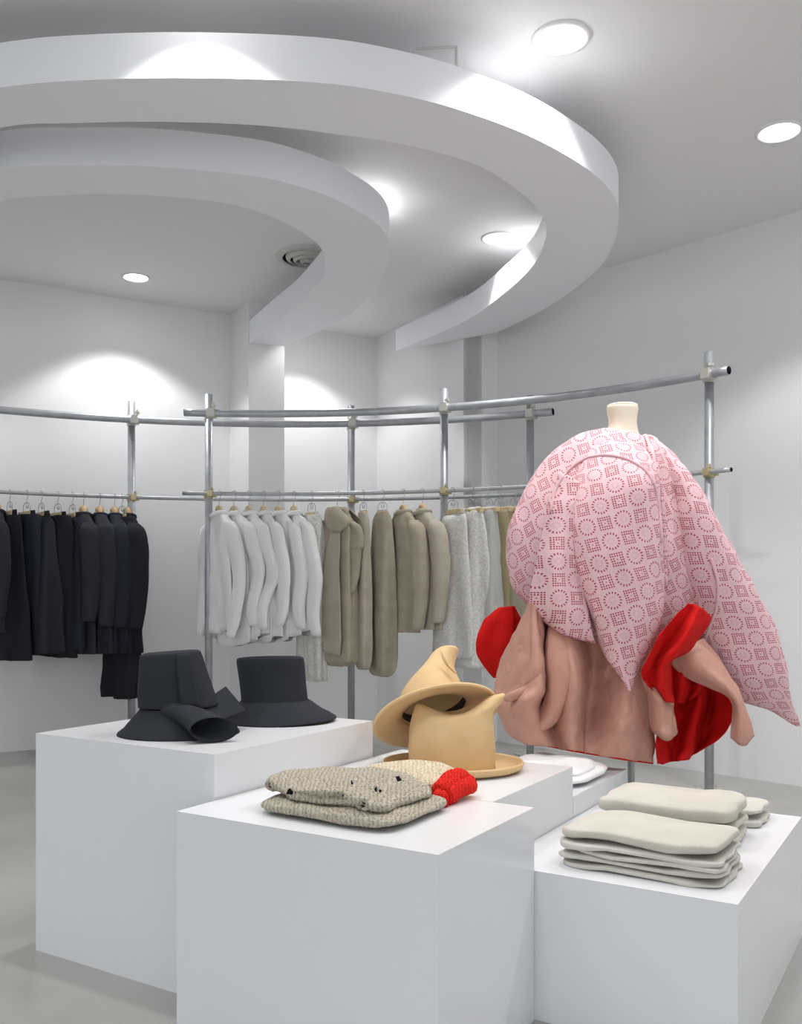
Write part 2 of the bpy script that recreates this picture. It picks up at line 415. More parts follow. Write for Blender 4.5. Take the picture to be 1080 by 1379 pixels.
# access hatch behind the ring: a thin frame flush with the ceiling
p = on(615, 62, CEIL)
t = empty('ceiling_hatch', p, 0, 'thin square outline of an access hatch in the ceiling above the outer ring', 'hatch')
for d in (Vector((-1, .1, 0)), Vector((.08, 1, 0))):
    q = p + d.normalized()*.15
    bm = bmesh.new(); m = (p+q)/2
    box(bm, (m.x, m.y, CEIL-.003), (q-p).length, .006, .005, math.atan2(d.y, d.x)); obj('hatch_edge', bm, M_vent, t, smooth=False)

# ------------------------------------------------------------------ plinths
TH = math.radians(-31.343)
uP = vec2(TH); nP = Vector((-uP.y, uP.x))
def un(u, n, z=0): q = uP*u + nP*n; return Vector((q.x, q.y, z))
def plinth(u0, u1, n0, n1, h, label):
    bm = prism(bmesh.new(), [un(u0,n0), un(u1,n0), un(u1,n1), un(u0,n1)], 0, h)
    bevel(bm, .0025, 2)
    o = obj('display_plinth', bm, M_plinth, smooth=False)
    return tag(o, label, 'plinth', 'white display plinths')
plinth(-2.2315, -1.5597, 1.685, 2.392, .6113, 'tall white plinth on the left carrying the two black hats')
plinth(-1.5546, -.8621, 1.5538, 2.0190, .5, 'white plinth at the front centre carrying the folded knit sweaters')
plinth(-1.5546, -.9708, 2.0213, 2.5565, .5, 'white plinth in the middle carrying the tan felt hats')
plinth(-.9688, -.4029, 2.0213, 2.92, .3504, 'lowest white plinth on the right carrying the folded linen clothes')
plinth(-1.5546, -.9708, 2.5585, 3.0595, .4123, 'low white plinth at the back carrying the folded white shirt')

# ------------------------------------------------------------------ clothes racks of scaffold pipe
class Arc:
    def __init__(s, a, b, c):
        ax, ay, bx, by, cx, cy = *a, *b, *c
        d = 2*(ax*(by-cy)+bx*(cy-ay)+cx*(ay-by))
        ux = ((ax*ax+ay*ay)*(by-cy)+(bx*bx+by*by)*(cy-ay)+(cx*cx+cy*cy)*(ay-by))/d
        uy = ((ax*ax+ay*ay)*(cx-bx)+(bx*bx+by*by)*(ax-cx)+(cx*cx+cy*cy)*(bx-ax))/d
        s.c = Vector((ux, uy)); s.r = (Vector(a)-s.c).length
    def hit(s, px):
        """far crossing of the arc with the vertical plane seen at column px"""
        k = (px-540)/F; d = Vector((k, 1)); A = d.dot(d); B = -2*d.dot(s.c); C = s.c.dot(s.c)-s.r**2
        Y = (-B+math.sqrt(max(0, B*B-4*A*C)))/(2*A); return Vector((k*Y, Y))
    def ang(s, p): return math.atan2(p.y-s.c.y, p.x-s.c.x)
    def path(s, p, q, z, n=60, off=0):
        a, b = s.ang(p), s.ang(q)
        return [Vector((s.c.x+(s.r+off)*math.cos(a+(b-a)*i/(n-1)), s.c.y+(s.r+off)*math.sin(a+(b-a)*i/(n-1)), z)) for i in range(n)]
def rack(posts, Ys, ends_up, ends_low, zs, sc, label):
    """posts: columns of the uprights; rails run on the camera side of the uprights"""
    pts = [Vector(((x-540)*Y*sc/F, Y*sc)) for x, Y in zip(posts, Ys)]
    arc = Arc(*[tuple(p) for p in pts])
    top, up, low = [1+(z-1)*sc for z in zs]
    t = empty('clothes_rack', (pts[1].x, pts[1].y, 0), 0, label, 'clothes rack', 'galvanised pipe racks')
    off_u, off_l = -.049, -.040
    for p, x in zip(pts, posts):
        po = obj('post', cyl(bmesh.new(), (p.x, p.y, .006), (p.x, p.y, top), .0235, 20), M_pipe, t)
        bm = box(bmesh.new(), (p.x, p.y, .004), .15, .15, .008, .4); bevel(bm, .002, 1)
        for sx in (-.055, .055):
            for sy in (-.055, .055): cyl(bm, (p.x+sx, p.y+sy, .008), (p.x+sx, p.y+sy, .02), .008, 6)
        obj('base_plate', bm, M_clamp, po, smooth=False)
        rad = (arc.c - p).normalized(); tang = Vector((-rad.y, rad.x))
        if tang.x < 0: tang = -tang
        for z, r, off, mt, k in ((up, .0235, -off_u, M_clamp, 1.45), (low, .0125, -off_l, M_brass, 1.0)):
            c = p + rad*off
            bm = bmesh.new()
            # half-shells round the rail and round the post, a hinge block and the bolt with its wing nut
            a3 = Vector((tang.x, tang.y, 0)); cc = Vector((c.x, c.y, z))
            sh = a3*.012*k
            tube(bm, [cc-a3*.019*k+sh, cc+a3*.019*k+sh], r+.006, 16)
            tube(bm, [(p.x, p.y, z-.022*k), (p.x, p.y, z+.022*k)], .0295, 18)
            box(bm, cc + sh + Vector((rad.x, rad.y, 0))*(r+.008), .03*k, .014, .034*k, math.atan2(a3.y, a3.x))
            b0 = cc + a3*.024*k + Vector((rad.x, rad.y, 0))*.004
            cyl(bm, b0 - Vector((0,0,.018*k)), b0 + Vector((0,0,r+.028*k)), .0055, 8)
            cyl(bm, b0 + Vector((0,0,r+.010*k)), b0 + Vector((0,0,r+.019*k)), .011*k, 6)
            box(bm, (p.x+a3.x*.034, p.y+a3.y*.034, z-.012*k), .03, .012, .012, math.atan2(a3.y, a3.x))
            cl = obj('clamp', bm, mt, t, smooth=False)
    for (xa, xb), z, r, off, nm in ((ends_up, up, .0235, off_u, 'upper_rail'), (ends_low, low, .0125, off_l, 'lower_rail')):
        pa, pb = arc.hit(xa), arc.hit(xb)
        path = arc.path(pa, pb, z, 60, off)
        ra = obj(nm, tube(bmesh.new(), path, r, 16), M_pipe, t)
        for q0, q1 in ((path[1], path[0]), (path[-2], path[-1])):
            d = (q1-q0).normalized()
            obj('end_cap', cyl(bmesh.new(), q1, q1+d*.003, r*.86, 14), M_dark, ra)
    arc.low = low; arc.off = off_l
    return arc
ZS = (2.267, 2.14, 1.637)
front = rack((281, 598, 955), (5.82, 5.66, 4.806), (249, 988), (247, 990), ZS, .98, 'front rack of galvanised scaffold pipe holding the white and khaki clothes')
rear = rack((177, 473, 714), (6.03, 6.17, 5.85), (-160, 748), (-160, 752), ZS, .985, 'rear rack of galvanised scaffold pipe holding the black clothes')

# ------------------------------------------------------------------ hangers and hanging clothes
# a hanging place: local x runs from the far to the near shoulder, y across the cloth, z down from the rail
class Spot:
    def __init__(s, arc, px, phi):
        p = arc.hit(px); rad = (arc.c-p).normalized(); p = p + rad*-arc.off
        s.o = Vector((p.x, p.y, arc.low + .012))
        s.rz = math.radians(phi) - PI/2
    def root(s, name, label, cat, group): 
        return empty(name, s.o, s.rz, label, cat, group)
def hook(bm, zb):
    pts = [Vector((.0, 0, zb)), Vector((.0, 0, -.055)), Vector((.016, 0, -.035)), Vector((.0215, 0, -.014)), Vector((.015, 0, .0015)), Vector((0, 0, .006)), Vector((-.015, 0, .001)), Vector((-.019, 0, -.012))]
    return tube(bm, spline(pts, 26), .0019, 6)
def coat_hanger(sp, label, m=None, knob=.019):
    t = sp.root('coat_hanger', label, 'hanger', 'wooden coat hangers on the rails')
    obj('hook', hook(bmesh.new(), -.085), M_wire, t, world=False)
    arm = spline([V(-.12,0,-.222), V(-.07,0,-.176), V(-.03,0,-.126), V(0,0,-.101), V(.03,0,-.126), V(.07,0,-.176), V(.12,0,-.222)], 30)
    bm = tube(bmesh.new(), arm, [.010+knob*math.exp(-(p.x/.028)**2) for p in arm], 10)
    obj('shoulder_bar', bm, m or M_wood, t, world=False)
    return t
def clip_hanger(sp, label, wd=.17):
    t = sp.root('clip_hanger', label, 'hanger', 'clip hangers with wooden bars')
    obj('hook', hook(bmesh.new(), -.075), M_wire, t, world=False)
    bm = bmesh.new()
    tube(bm, spline([V(-.05,0,-.128), V(-.048,0,-.09), V(-.02,0,-.07), V(0,0,-.075), V(.02,0,-.07), V(.048,0,-.09), V(.05,0,-.128)], 24), .0022, 6)
    for s in (-1, 1): tube(bm, [V(s*.012,0,-.078), V(s*.02,.004,-.098), V(s*.006,.006,-.106), V(s*.01,0,-.088)], .0016, 5)
    obj('spring_wire', bm, M_wire, t, world=False)
    bm = box(bmesh.new(), (0, 0, -.14), wd, .034, .03); bevel(bm, .005, 2)
    obj('clip_bar', bm, M_wood2, t, smooth=False, world=False)
    return t
def hang_loft(rows, ripple=None, nrow=30, nseg=40, e=.85, **k):
    """rows: (z, centre x, half width, half thickness, y shift)"""
    rr = [((r[1]-r[2], r[4] if len(r) > 4 else 0, r[0]), (r[1]+r[2], r[4] if len(r) > 4 else 0, r[0]), r[3]) for r in rows]
    return loft(rr, nrow, nseg, e, ripple, uv=False, **k)
def sleeve_bm(path, rw, rt, seed, amp=.004, fz=.45):
    """arm tube: centre line path of (x,y,z), half widths along x and y"""
    rows = [((p[0]-a, p[1], p[2]), (p[0]+a, p[1], p[2]), b) for p, a, b in zip(path, rw, rt)]
    bm = loft(rows, 24, 20, 1.0, None, uv=False)
    return crumple(bm, amp, 16, seed, (1,1,fz*.9))
def top_garment(name, sp, L, SL, m, label, cat, group, seed, wd=.2, th=.055, collar=True, flare=1.0, amp=.005, lapel=False, sl_t=.05, sleeve_out=.02, ff=11, fz=.5, tail=.0, sway=.0, round_hem=False):
    t = sp.root(name, label, cat, group)
    rip = lambda v, a: 1 + (.03+.16*v)*math.sin(5*a+seed*2.1)*min(1, v*2.5)
    rows = [(-.118, 0, .042, .034), (-.138, 0, wd*.38, th*.75), (-.165, 0, wd*.6, th*.85), (-.195, 0, wd*.8, th*.95), (-.235, 0, wd*.95, th), (-.34, 0, wd*.93, th),
            (-(L*.6), 0, wd*.92*flare, th*1.0), (-L*.85, 0, wd*.97*flare, th*1.05), (-L, 0, wd*flare, th*1.1)] + ([(-L-.03, 0, wd*flare*.8, th*.9), (-L-.05, 0, wd*flare*.4, th*.5)] if round_hem else [])
    tail_ = lambda v, c, q: -tail*max(0, (v-.75)/.25)**2*(1-c*c)
    bm = hang_loft(rows, rip, 40, 56, sag=tail_); crumple(bm, amp, ff, seed, (1,1,fz))
    body = obj('body', bm, m, t, world=False)
    for s in (1, -1):
        q1, q2, q3 = (random.uniform(-sway, sway) for _ in range(3))
        path = [(s*wd*.74, 0, -.190), (s*(wd*.96), .0, -.235), (s*(wd*1.05+sleeve_out*.3), .004, -.34), (s*(wd*1.08+sleeve_out)+q1*.5, .008+q1, -SL*.6), (s*(wd*1.04+sleeve_out)+q2*.6, q2, -SL*.85), (s*(wd*.98+sleeve_out)+q3, -.01+q3, -SL)]
        obj('sleeve', sleeve_bm(path, (.03,.05,.058,.054,.046,.036), (.03,sl_t,sl_t*1.12,sl_t*1.05,sl_t*.9,.7*sl_t), seed+s, amp*.9, fz), m, t, world=False)
    if collar:
        bm = bmesh.new()
        a = [V(.055*math.cos(x), .042*math.sin(x), -.142+.012*math.cos(x)) for x in [2*PI*k/20 for k in range(20)]]
        tube(bm, a, .014, 8, closed=True); obj('collar', bm, m, t, world=False)
    if lapel:
        for s in (-1, 1):
            bm = sheet([[V(.0, s*.05, -.13), V(.05, s*.05, -.14)], [V(.0, s*.064, -.2), V(.075, s*.064, -.21)], [V(-.005, s*.072, -.3), V(.045, s*.072, -.3)], [V(-.01, s*.074, -.42), V(-.005, s*.074, -.42)]], 8, 12, .004)
            obj('lapel', bm, m, t, world=False)
    return t
def bottom_garment(name, sp, L, m, label, cat, group, seed, wd=.19, th=.035, flare=1.1, amp=.005, kind='skirt', ztop=-.124, rp=.2):
    t = sp.root(name, label, cat, group)
    rip = lambda v, a: 1 + rp*min(1, v*1.6)*math.sin(4*a+seed*1.7) 
    if kind == 'trousers':
        for s in (-1, 1):
            rows = [(ztop-.02, s*wd*.22, wd*.5, th*.7, s*.004), (-.3, s*wd*.3, wd*.55, th, s*.008), (-.3-(L-.3)*.5, s*wd*.36, wd*.5, th, s*.01), (-L, s*wd*.4, wd*.52*flare, th*1.05, s*.012)]
            bm = hang_loft(rows, rip, 26, 32); crumple(bm, amp, 11, seed+s, (1,1,.4)); obj('leg', bm, m, t, world=False)
        bm = hang_loft([(ztop, 0, wd*.66, .009), (ztop-.03, 0, wd*.7, .012), (ztop-.06, 0, wd*.72, th*.8)], None, 6, 32); obj('waistband', bm, m, t, world=False)
    elif kind in ('gathered', 'flared'):
        if kind == 'gathered': rows = [(ztop, 0, wd*.5, .014), (-.2, 0, wd*.75, th*.7), (-.45, 0, wd*.95, th), (-L*.75, 0, wd*1.02, th*1.1), (-L*.93, 0, wd*.95, th), (-L*.985, 0, wd*.75, th*.75), (-L, 0, wd*.45, th*.4)]
        else: rows = [(ztop, 0, wd*.5, .014), (-.2, 0, wd*.62, th*.7), (-L*.5, 0, wd*.9, th*1.1), (-L*.8, 0, wd*1.1, th*1.5), (-L, 0, wd*1.22, th*1.7)]
        bm = hang_loft(rows, rip, 36, 56); crumple(bm, amp, 12, seed, (1,1,.3)); obj('panel', bm, m, t, world=False)
        bm = hang_loft([(ztop+.006, 0, wd*.47, .011), (ztop-.03, 0, wd*.54, .02)], None, 4, 36); obj('waistband', bm, m, t, world=False)
    else:
        rows = [(ztop-.03, 0, wd*.78, .012), (-.22, 0, wd*.85, th*.8), (-L*.55, 0, wd*flare*.95, th*1.2), (-L*.85, 0, wd*flare*1.05, th*1.5), (-L, 0, wd*flare*1.08, th*1.6)]
        bm = hang_loft(rows, rip, 30, 44); crumple(bm, amp, 10, seed, (1,1,.4)); obj('panel', bm, m, t, world=False)
        bm = hang_loft([(ztop, 0, wd*.76, .009), (ztop-.035, 0, wd*.79, .0125)], None, 4, 36); obj('waistband', bm, m, t, world=False)
    return t
ORD = ['leftmost', 'second from left', 'third from left', 'fourth from left', 'fifth from left', 'sixth from left']
# black clothes on the rear rack
G = 'black clothes on the rear rack'
sp = Spot(rear, -6, 29); top_garment('jacket', sp, .86, .78, M_black, 'black jacket cut by the left edge of the photo', 'jacket', G, 3, .18, .05)
coat_hanger(sp, 'wooden coat hanger inside the black jacket at the left edge')
for i, (x, m, L, kd, wd) in enumerate(((12, M_black2, 1.03, 'skirt', .17), (35, M_navy, 1.0, 'trousers', .19), (55, M_black, .99, 'skirt', .18), (77, M_black2, 1.02, 'trousers', .18), (97, M_navy, .97, 'skirt', .15))):
    sp = Spot(rear, x, 44 + random.uniform(-4, 4))
    nm = kd
    bottom_garment(nm, sp, L, m, 'black %s, %s of the five black bottoms on clip hangers' % (kd, ORD[i]), kd, G, 11+i*1.3, wd, .058, 1.12, .012, kd)
    clip_hanger(sp, 'clip hanger with pale bar, %s of the five above black bottoms' % ORD[i], .15)
for i, (x, m, L, SL) in enumerate(((112, M_black, 1.0, .80), (134, M_black, 1.0, .83), (154, M_navy, 1.0, .835), (172, M_black2, 1.0, .85))):
    sp = Spot(rear, x, 30)
    top_garment('jacket', sp, L, SL, m, 'long black jacket, %s of the four on wooden hangers' % ORD[i], 'jacket', G, 21+i*2.7, .2, .056, lapel=(i == 0), amp=.007, sl_t=.062)
    coat_hanger(sp, 'wooden coat hanger, %s of the four holding black jackets' % ORD[i])
sp = Spot(rear, 164, 40)
bottom_garment('trousers', sp, 1.29, M_black2, 'long black trousers hanging lowest behind the black jackets', 'trousers', G, 31, .17, .07, .75, .014, 'trousers')
clip_hanger(sp, 'clip hanger with the long black trousers behind the jackets')
# white shirts on the front rack
G = 'white and khaki clothes on the front rack'
for i, (x, SL, L) in enumerate(((296, .89, .82), (316, .82, .90), (336, .84, .86), (356, .82, .88), (376, .84, .87), (397, .88, .84))):
    sp = Spot(front, x, 44 + random.uniform(-7, 7))
    top_garment('shirt', sp, L, SL, M_white, 'white cotton shirt, %s of the row of six' % ORD[i], 'shirt', G, 41+i*3.3, .165, .036, amp=.008, sl_t=.036, flare=1.14, sleeve_out=.03, ff=17, fz=.3, tail=.05, sway=.03)
    coat_hanger(sp, 'wooden coat hanger, %s of the six in the white shirts' % ORD[i], M_wood2, .009)
sp = Spot(front, 421, 33)
bottom_garment('trousers', sp, 1.16, M_lace, 'long white textured trousers between the white shirts and khaki coat', 'trousers', G, 61, .13, .045, .95, .004, 'trousers')
clip_hanger(sp, 'clip hanger with the long white textured trousers', .12)
# khaki trench coat, hung open
sp = Spot(front, 456, 50)
t = top_garment('coat', sp, 1.02, .62, M_khaki, 'crumpled khaki linen coat with a wide collar and rounded hem', 'coat', G, 71, .15, .07, collar=False, amp=.010, flare=1.0, sl_t=.03, sleeve_out=-.03, ff=12, fz=.3, round_hem=True)
for s in (-1, 1):
    bm = sheet([[V(-.02, s*.035, -.10), V(.05, s*.05, -.105), V(.13, s*.05, -.16)], [V(-.03, s*.07, -.13), V(.05, s*.085, -.15), V(.17, s*.07, -.21)], [V(-.03, s*.08, -.19), V(.02, s*.09, -.24), V(.1, s*.085, -.26)]], 12, 12, .006)
    obj('collar', bm, M_khaki, t, world=False)
bm = sheet([[V(.02, -.08, -.24), V(.1, -.078, -.24)], [V(-.03, -.09, -.5), V(.1, -.085, -.5)], [V(-.05, -.1, -.8), V(.12, -.09, -.85)], [V(-.02, -.095, -.98), V(.1, -.08, -1.0)]], 12, 20, .006)
crumple(bm, .006, 9, 4); obj('front_flap', bm, M_khaki2, t, world=False)
bm = hang_loft([(-.098, 0, .05, .04), (-.115, .0, .075, .052), (-.15, .0, .085, .05), (-.19, 0, .1, .045)], lambda v, a: 1+.16*math.sin(6*a+v*4), 12, 40, capb=False); crumple(bm, .01, 22, 5); obj('neck_ruffle', bm, M_khaki, t, world=False)
coat_hanger(sp, 'wooden coat hanger inside the crumpled khaki coat', None, .004)
for i, (x, L, m) in enumerate(((491, 1.09, M_khaki2), (517, 1.13, M_khaki))):
    sp = Spot(front, x, 26+i*8)
    t = bottom_garment('trousers', sp, L, m, ('pale khaki linen trousers, left of the narrow pair, rounded below', 'darker khaki linen trousers, right of the narrow pair, hanging lower')[i], 'trousers', G, 81+i*4, (.085, .115)[i], (.034, .045)[i], .85, .009, 'gathered', rp=.2)
    clip_hanger(sp, ('clip hanger of the left narrow khaki trousers', 'clip hanger of the right narrow khaki trousers')[i], .09)
for i, (x, L, SL) in enumerate(((545, .86, .84), (571, .84, .80))):
    sp = Spot(front, x, 32)
    top_garment('jacket', sp, L, SL, (M_khaki, M_khaki2)[i], ('khaki linen jacket, left one beside the front rack post', 'lighter khaki linen jacket touching the middle front post')[i], 'jacket', G, 91+i*4, .16, .045, amp=.007, sl_t=.052)
    coat_hanger(sp, ('wooden coat hanger of the left khaki jacket', 'wooden coat hanger of the khaki jacket touching the post')[i], None, .008)
for i, (x, L, m, kd, lab) in enumerate(((612, 1.0, M_lace, 'skirt', 'pale lace skirt just right of the middle front post'), (638, 1.06, M_lace, 'dress', 'white lace dress with full hem beside the pink coat'),
        (659, 1.0, M_grey, 'skirt', 'grey lace skirt behind the white lace dress'), (676, .98, M_olive, 'trousers', 'olive khaki trousers just left of the pink coat'), (698, .96, M_khaki, 'skirt', 'khaki skirt mostly hidden by the pink coat'))):
    sp = Spot(front, x, 34)
    bottom_garment(kd, sp, L, m, lab, kd, G, 101+i*3, (.15,.17,.15,.13,.15)[i], .048, 1.08, .009, ('skirt', 'flared', 'flared', 'trousers', 'skirt')[i])
    clip_hanger(sp, 'clip hanger of the ' + lab.split(' just')[0].split(' mostly')[0].split(' with')[0].split(' behind')[0], .2)

# ------------------------------------------------------------------ dress form
YM = 3.3
pc = at(850, 800, YM)
t = empty('dress_form', (pc.x, pc.y, 0), 0, 'cream dress form on a grey pole, only its neck showing above the pink coat', 'mannequin')
nk = [((818,547),(858,547),.05),((817,551),(859,552),.056),((820,570),(857,572),.055),((813,588),(864,592),.066),((795,602),(885,606),.09),((778,640),(900,640),.105),((785,720),(895,720),.11),((800,770),(885,770),.09),((790,820),(895,820),.11),((795,850),(890,850),.1)]
bm = loft([(at(*a, YM), at(*b, YM), d) for a, b, d in nk], 46, 40, 1.0, uv=False)
obj('torso', bm, M_neck, t)
cap = at(838, 547, YM)
bm, rg = lathe(bmesh.new(), [(.053, -.004), (.054, .003), (.048, .006), (.02, .007)], cap, 30); bm.faces.new(rg[-1]); obj('neck_cap', bm, M_neck, t)
obj('pole', cyl(bmesh.new(), (pc.x, pc.y, .01), (pc.x, pc.y, at(850, 840, YM).z), .0125, 16), M_pipe, t)
bm, rg = lathe(bmesh.new(), [(.15, 0), (.15, .008), (.14, .012), (.03, .016), (.016, .03)], (pc.x, pc.y, 0), 40); bm.faces.new(rg[0]); obj('base', bm, M_pipe, t)

# ------------------------------------------------------------------ pink crochet coat
t = empty('crochet_coat', at(840, 860, YM), 0, 'oversized pale pink crochet coat with balloon sleeves over the dress form', 'coat')
def PX(rows): return [(at(a[0], a[1], Y), at(b[0], b[1], Y), d) for a, b, Y, d in rows]
body = PX([((818,584),(868,600),3.32,.06), ((802,578),(880,599),3.3,.095), ((776,586),(893,610),3.3,.13), ((747,607),(908,634),3.3,.17), ((716,643),(925,668),3.3,.2), ((697,680),(943,708),3.3,.22), ((686,722),(955,750),3.3,.23), ((687,765),(960,790),3.3,.22), ((700,802),(955,825),3.3,.2), ((730,830),(945,850),3.3,.175), ((772,852),(930,862),3.3,.14), ((800,862),(915,866),3.3,.1)])
bm = loft(body, 70, 110, 1.0, lambda v, a: 1+.018*math.sin(7*a+6*v))
crumple(bm, .014, 5.5, 3.1, (1,1,.5)); crumple(bm, .004, 15, 5)
turn_uv(bm, 27); obj('body', bm, M_crochet, t)
slA = PX([((806,588),(868,597),3.24,.06), ((786,612),(880,620),3.16,.09), ((770,650),(887,655),3.09,.1), ((762,695),(891,700),3.06,.1), ((766,745),(894,750),3.05,.1), ((780,795),(893,795),3.05,.095), ((795,840),(886,838),3.05,.085), ((812,877),(874,875),3.05,.06), ((830,905),(862,903),3.05,.035), ((845,930),(850,930),3.05,.006)])
bm = loft(slA, 70, 90, .95)
crumple(bm, .015, 7, 8.3, (1.6,1,.5)); crumple(bm, .003, 17, 2)
turn_uv(bm, 14); obj('sleeve', bm, M_crochet, t)
slB = PX([((866,588),(886,594),3.3,.05), ((878,615),(912,622),3.27,.09), ((890,655),(938,660),3.24,.12), ((897,700),(963,702),3.22,.13), ((903,750),(990,748),3.22,.13), ((915,800),(1014,792),3.23,.125), ((933,850),(1037,838),3.24,.115), ((953,893),(1054,884),3.25,.095), ((985,928),(1065,925),3.26,.07), ((1030,956),(1072,955),3.27,.035), ((1073,978),(1077,977),3.28,.006)])
bm = loft(slB, 76, 90, .95)
crumple(bm, .017, 6, 4.7, (1.4,1,.6)); crumple(bm, .003, 16, 7)
turn_uv(bm, -4); obj('sleeve', bm, M_crochet, t)
# drape of cloth gathered below the front sleeve on the left, and the rolled front edge
bm = sheet([[at(756,636,3.12), at(772,645,3.06), at(790,660,3.06)], [at(739,690,3.1), at(760,703,3.02), at(785,722,3.03)], [at(727,750,3.1), at(752,765,2.99), at(782,790,3.03)], [at(716,806,3.12), at(752,818,2.98), at(792,838,3.02)], [at(727,826,3.12), at(760,848,3.02), at(800,858,3.05)], [at(738,838,3.16), at(768,855,3.08), at(803,863,3.1)]], 40, 60, .01)
lay = bm.loops.layers.uv.new('UVMap')
for f in bm.faces:
    for lp in f.loops: lp[lay].uv = (lp.vert.co.x, lp.vert.co.z)
crumple(bm, .006, 9, 2.2)
obj('drape', bm, M_crochet, t)
bm = tube(bmesh.new(), spline([at(868,588,3.2), at(880,615,3.12), at(889,660,3.08), at(893,720,3.07), at(895,790,3.08)], 30), .011, 10)
lay = bm.loops.layers.uv.new('UVMap')
for f in bm.faces:
    for lp in f.loops: lp[lay].uv = (lp.vert.co.x*1.2, lp.vert.co.z)
obj('front_edge', bm, M_crochet, t)

# raised seams, laid on the cloth where the sight line meets it
from mathutils.bvhtree import BVHTree
def skin(o):
    return BVHTree.FromPolygons([o.matrix_basis @ v.co + t.location for v in o.data.vertices], [tuple(p.vertices) for p in o.data.polygons])
trees = [skin(o) for o in t.children]
def touch(x, y):
    d = (at(x, y, 2)-V(0,0,1)).normalized()
    hits = [h for h in (b.ray_cast(V(0,0,1), d)[0] for b in trees) if h]
    return min(hits, key=lambda h: h.y) if hits else at(x, y, 3.1)
for pts in ([(741,690),(748,662),(763,636),(786,619),(816,613),(850,621),(874,640),(886,675),(891,730)], [(957,752),(966,785),(964,820),(953,850),(944,872)]):
    bm = tube(bmesh.new(), [touch(*p[:2]) + V(0, -.0025, 0) for p in spline([V(x, y, 0) for x, y in pts], 60)], .0055, 8)
    lay = bm.loops.layers.uv.new('UVMap')
    for f in bm.faces:
        for lp in f.loops: lp[lay].uv = (lp.vert.co.x*1.3, lp.vert.co.z)
    obj('seam', bm, M_cedge, t)

# ------------------------------------------------------------------ rose and red skirt
t = empty('skirt', at(840, 950, YM), 0, 'dusty rose canvas skirt with red lining flaring under the pink coat', 'skirt')
sk = PX([((742,800),(905,800),3.36,.1), ((718,818),(900,830),3.38,.12), ((700,845),(893,865),3.4,.14), ((684,885),(886,905),3.42,.16), ((675,925),(880,945),3.43,.17), ((678,960),(877,982),3.43,.17), ((690,982),(876,1002),3.43,.17), ((700,990),(874,1012),3.43,.17)])
def rip(v, a): return 1 + (.02+.11*v)*math.sin(6*a+1.9+2.2*v)*abs(math.sin(a)) + .05*v*math.sin(11*a)*abs(math.sin(a))
hem = lambda v, c, s: -.0*v
bm = loft(sk, 60, 120, 1.0, rip, capb=False, capt=False, uv=False)
crumple(bm, .016, 6, 1.4, (1,1,.6)); crumple(bm, .004, 16, 4)
bm.normal_update()
bmesh.ops.recalc_face_normals(bm, faces=bm.faces)
outer = obj('back_panel', bm, M_rose, t)
md = outer.modifiers.new('thickness', 'SOLIDIFY'); md.thickness = .004; md.offset = -1
outer.data.materials.append(M_red); md.material_offset = 1
# the front of the rose panel with its ridges and hollows
FR = [[(714,812,3.25),(720,813,3.16),(728,816,3.10),(741,822,3.22),(762,830,3.14),(790,845,3.2),(840,850,3.14),(888,838,3.2)],
 [(687,866,3.26),(703,868,3.15),(727,872,3.05),(738,876,3.22),(766,868,3.03),(797,880,3.22),(845,885,3.12),(884,890,3.2)],
 [(669,912,3.26),(690,918,3.16),(728,924,3.0),(742,925,3.24),(773,915,2.98),(795,925,3.22),(842,930,3.1),(881,935,3.2)],
 [(668,948,3.22),(686,957,3.13),(712,948,3.0),(738,957,3.17),(770,953,3.0),(789,965,3.2),(838,970,3.08),(880,975,3.18)],
 [(683,982,3.2),(703,985,3.1),(726,983,3.05),(747,990,3.12),(769,988,3.03),(787,995,3.13),(836,1000,3.08),(880,1005,3.16)],
 [(694,993,3.18),(714,1002,3.1),(735,1004,3.07),(755,1008,3.1),(770,1011,3.05),(788,1014,3.1),(836,1022,3.08),(879,1028,3.14)]]
FR = [[at(*q) for q in row] for row in FR]
bm = sheet(FR, 110, 70, .005)
crumple(bm, .007, 13, 6); crumple(bm, .003, 30, 2); obj('front_panel', bm, M_rose, t)
obj('hem_piping', tube(bmesh.new(), spline(FR[-1], 60), .0035, 6), M_red, t)
obj('front_seam', tube(bmesh.new(), spline([p + V(0,-.004,0) for p in (at(789,930,3.21), at(789,965,3.19), at(788,995,3.12), at(788,1014,3.09))], 20), .0018, 6), M_rose, t)
bm = loft(PX([((672,818),(692,816),3.4,.012), ((652,836),(700,838),3.4,.03), ((641,868),(705,868),3.4,.04), ((649,892),(705,895),3.4,.035), ((667,913),(705,915),3.4,.02)]), 26, 40, .9, lambda v, a: 1+.16*math.sin(5*a+4*v), uv=False)
crumple(bm, .006, 14, 2); obj('lining_flare', bm, M_red, t)
def A(x, y, Y): return at(x, y, Y)
def A2(x, y, Y): return at(x, y, Y+.06)
bm = sheet([[A(926,812,3.0), A(935,814,3.02), A(943,818,2.99), A(958,830,3.06)],
  [A(906,832,2.97), A(918,840,3.01), A(930,845,2.96), A(946,852,3.06)],
  [A(887,856,2.96), A(901,865,3.02), A(914,872,2.95), A(926,877,3.06)],
  [A(872,884,2.96), A(884,893,3.03), A(895,893,2.97), A(906,888,3.08)],
  [A(862,905,2.99), A(878,915,3.04), A(890,916,2.98), A(903,906,3.08)],
  [A(872,924,3.02), A(884,930,3.05), A(895,934,3.0), A(904,930,3.08)],
  [A(886,937,3.03), A(892,940,3.06), A(899,944,3.02), A(906,946,3.07)]], 40, 50, .004)
crumple(bm, .006, 16, 3); obj('lining_flare', bm, M_red, t)
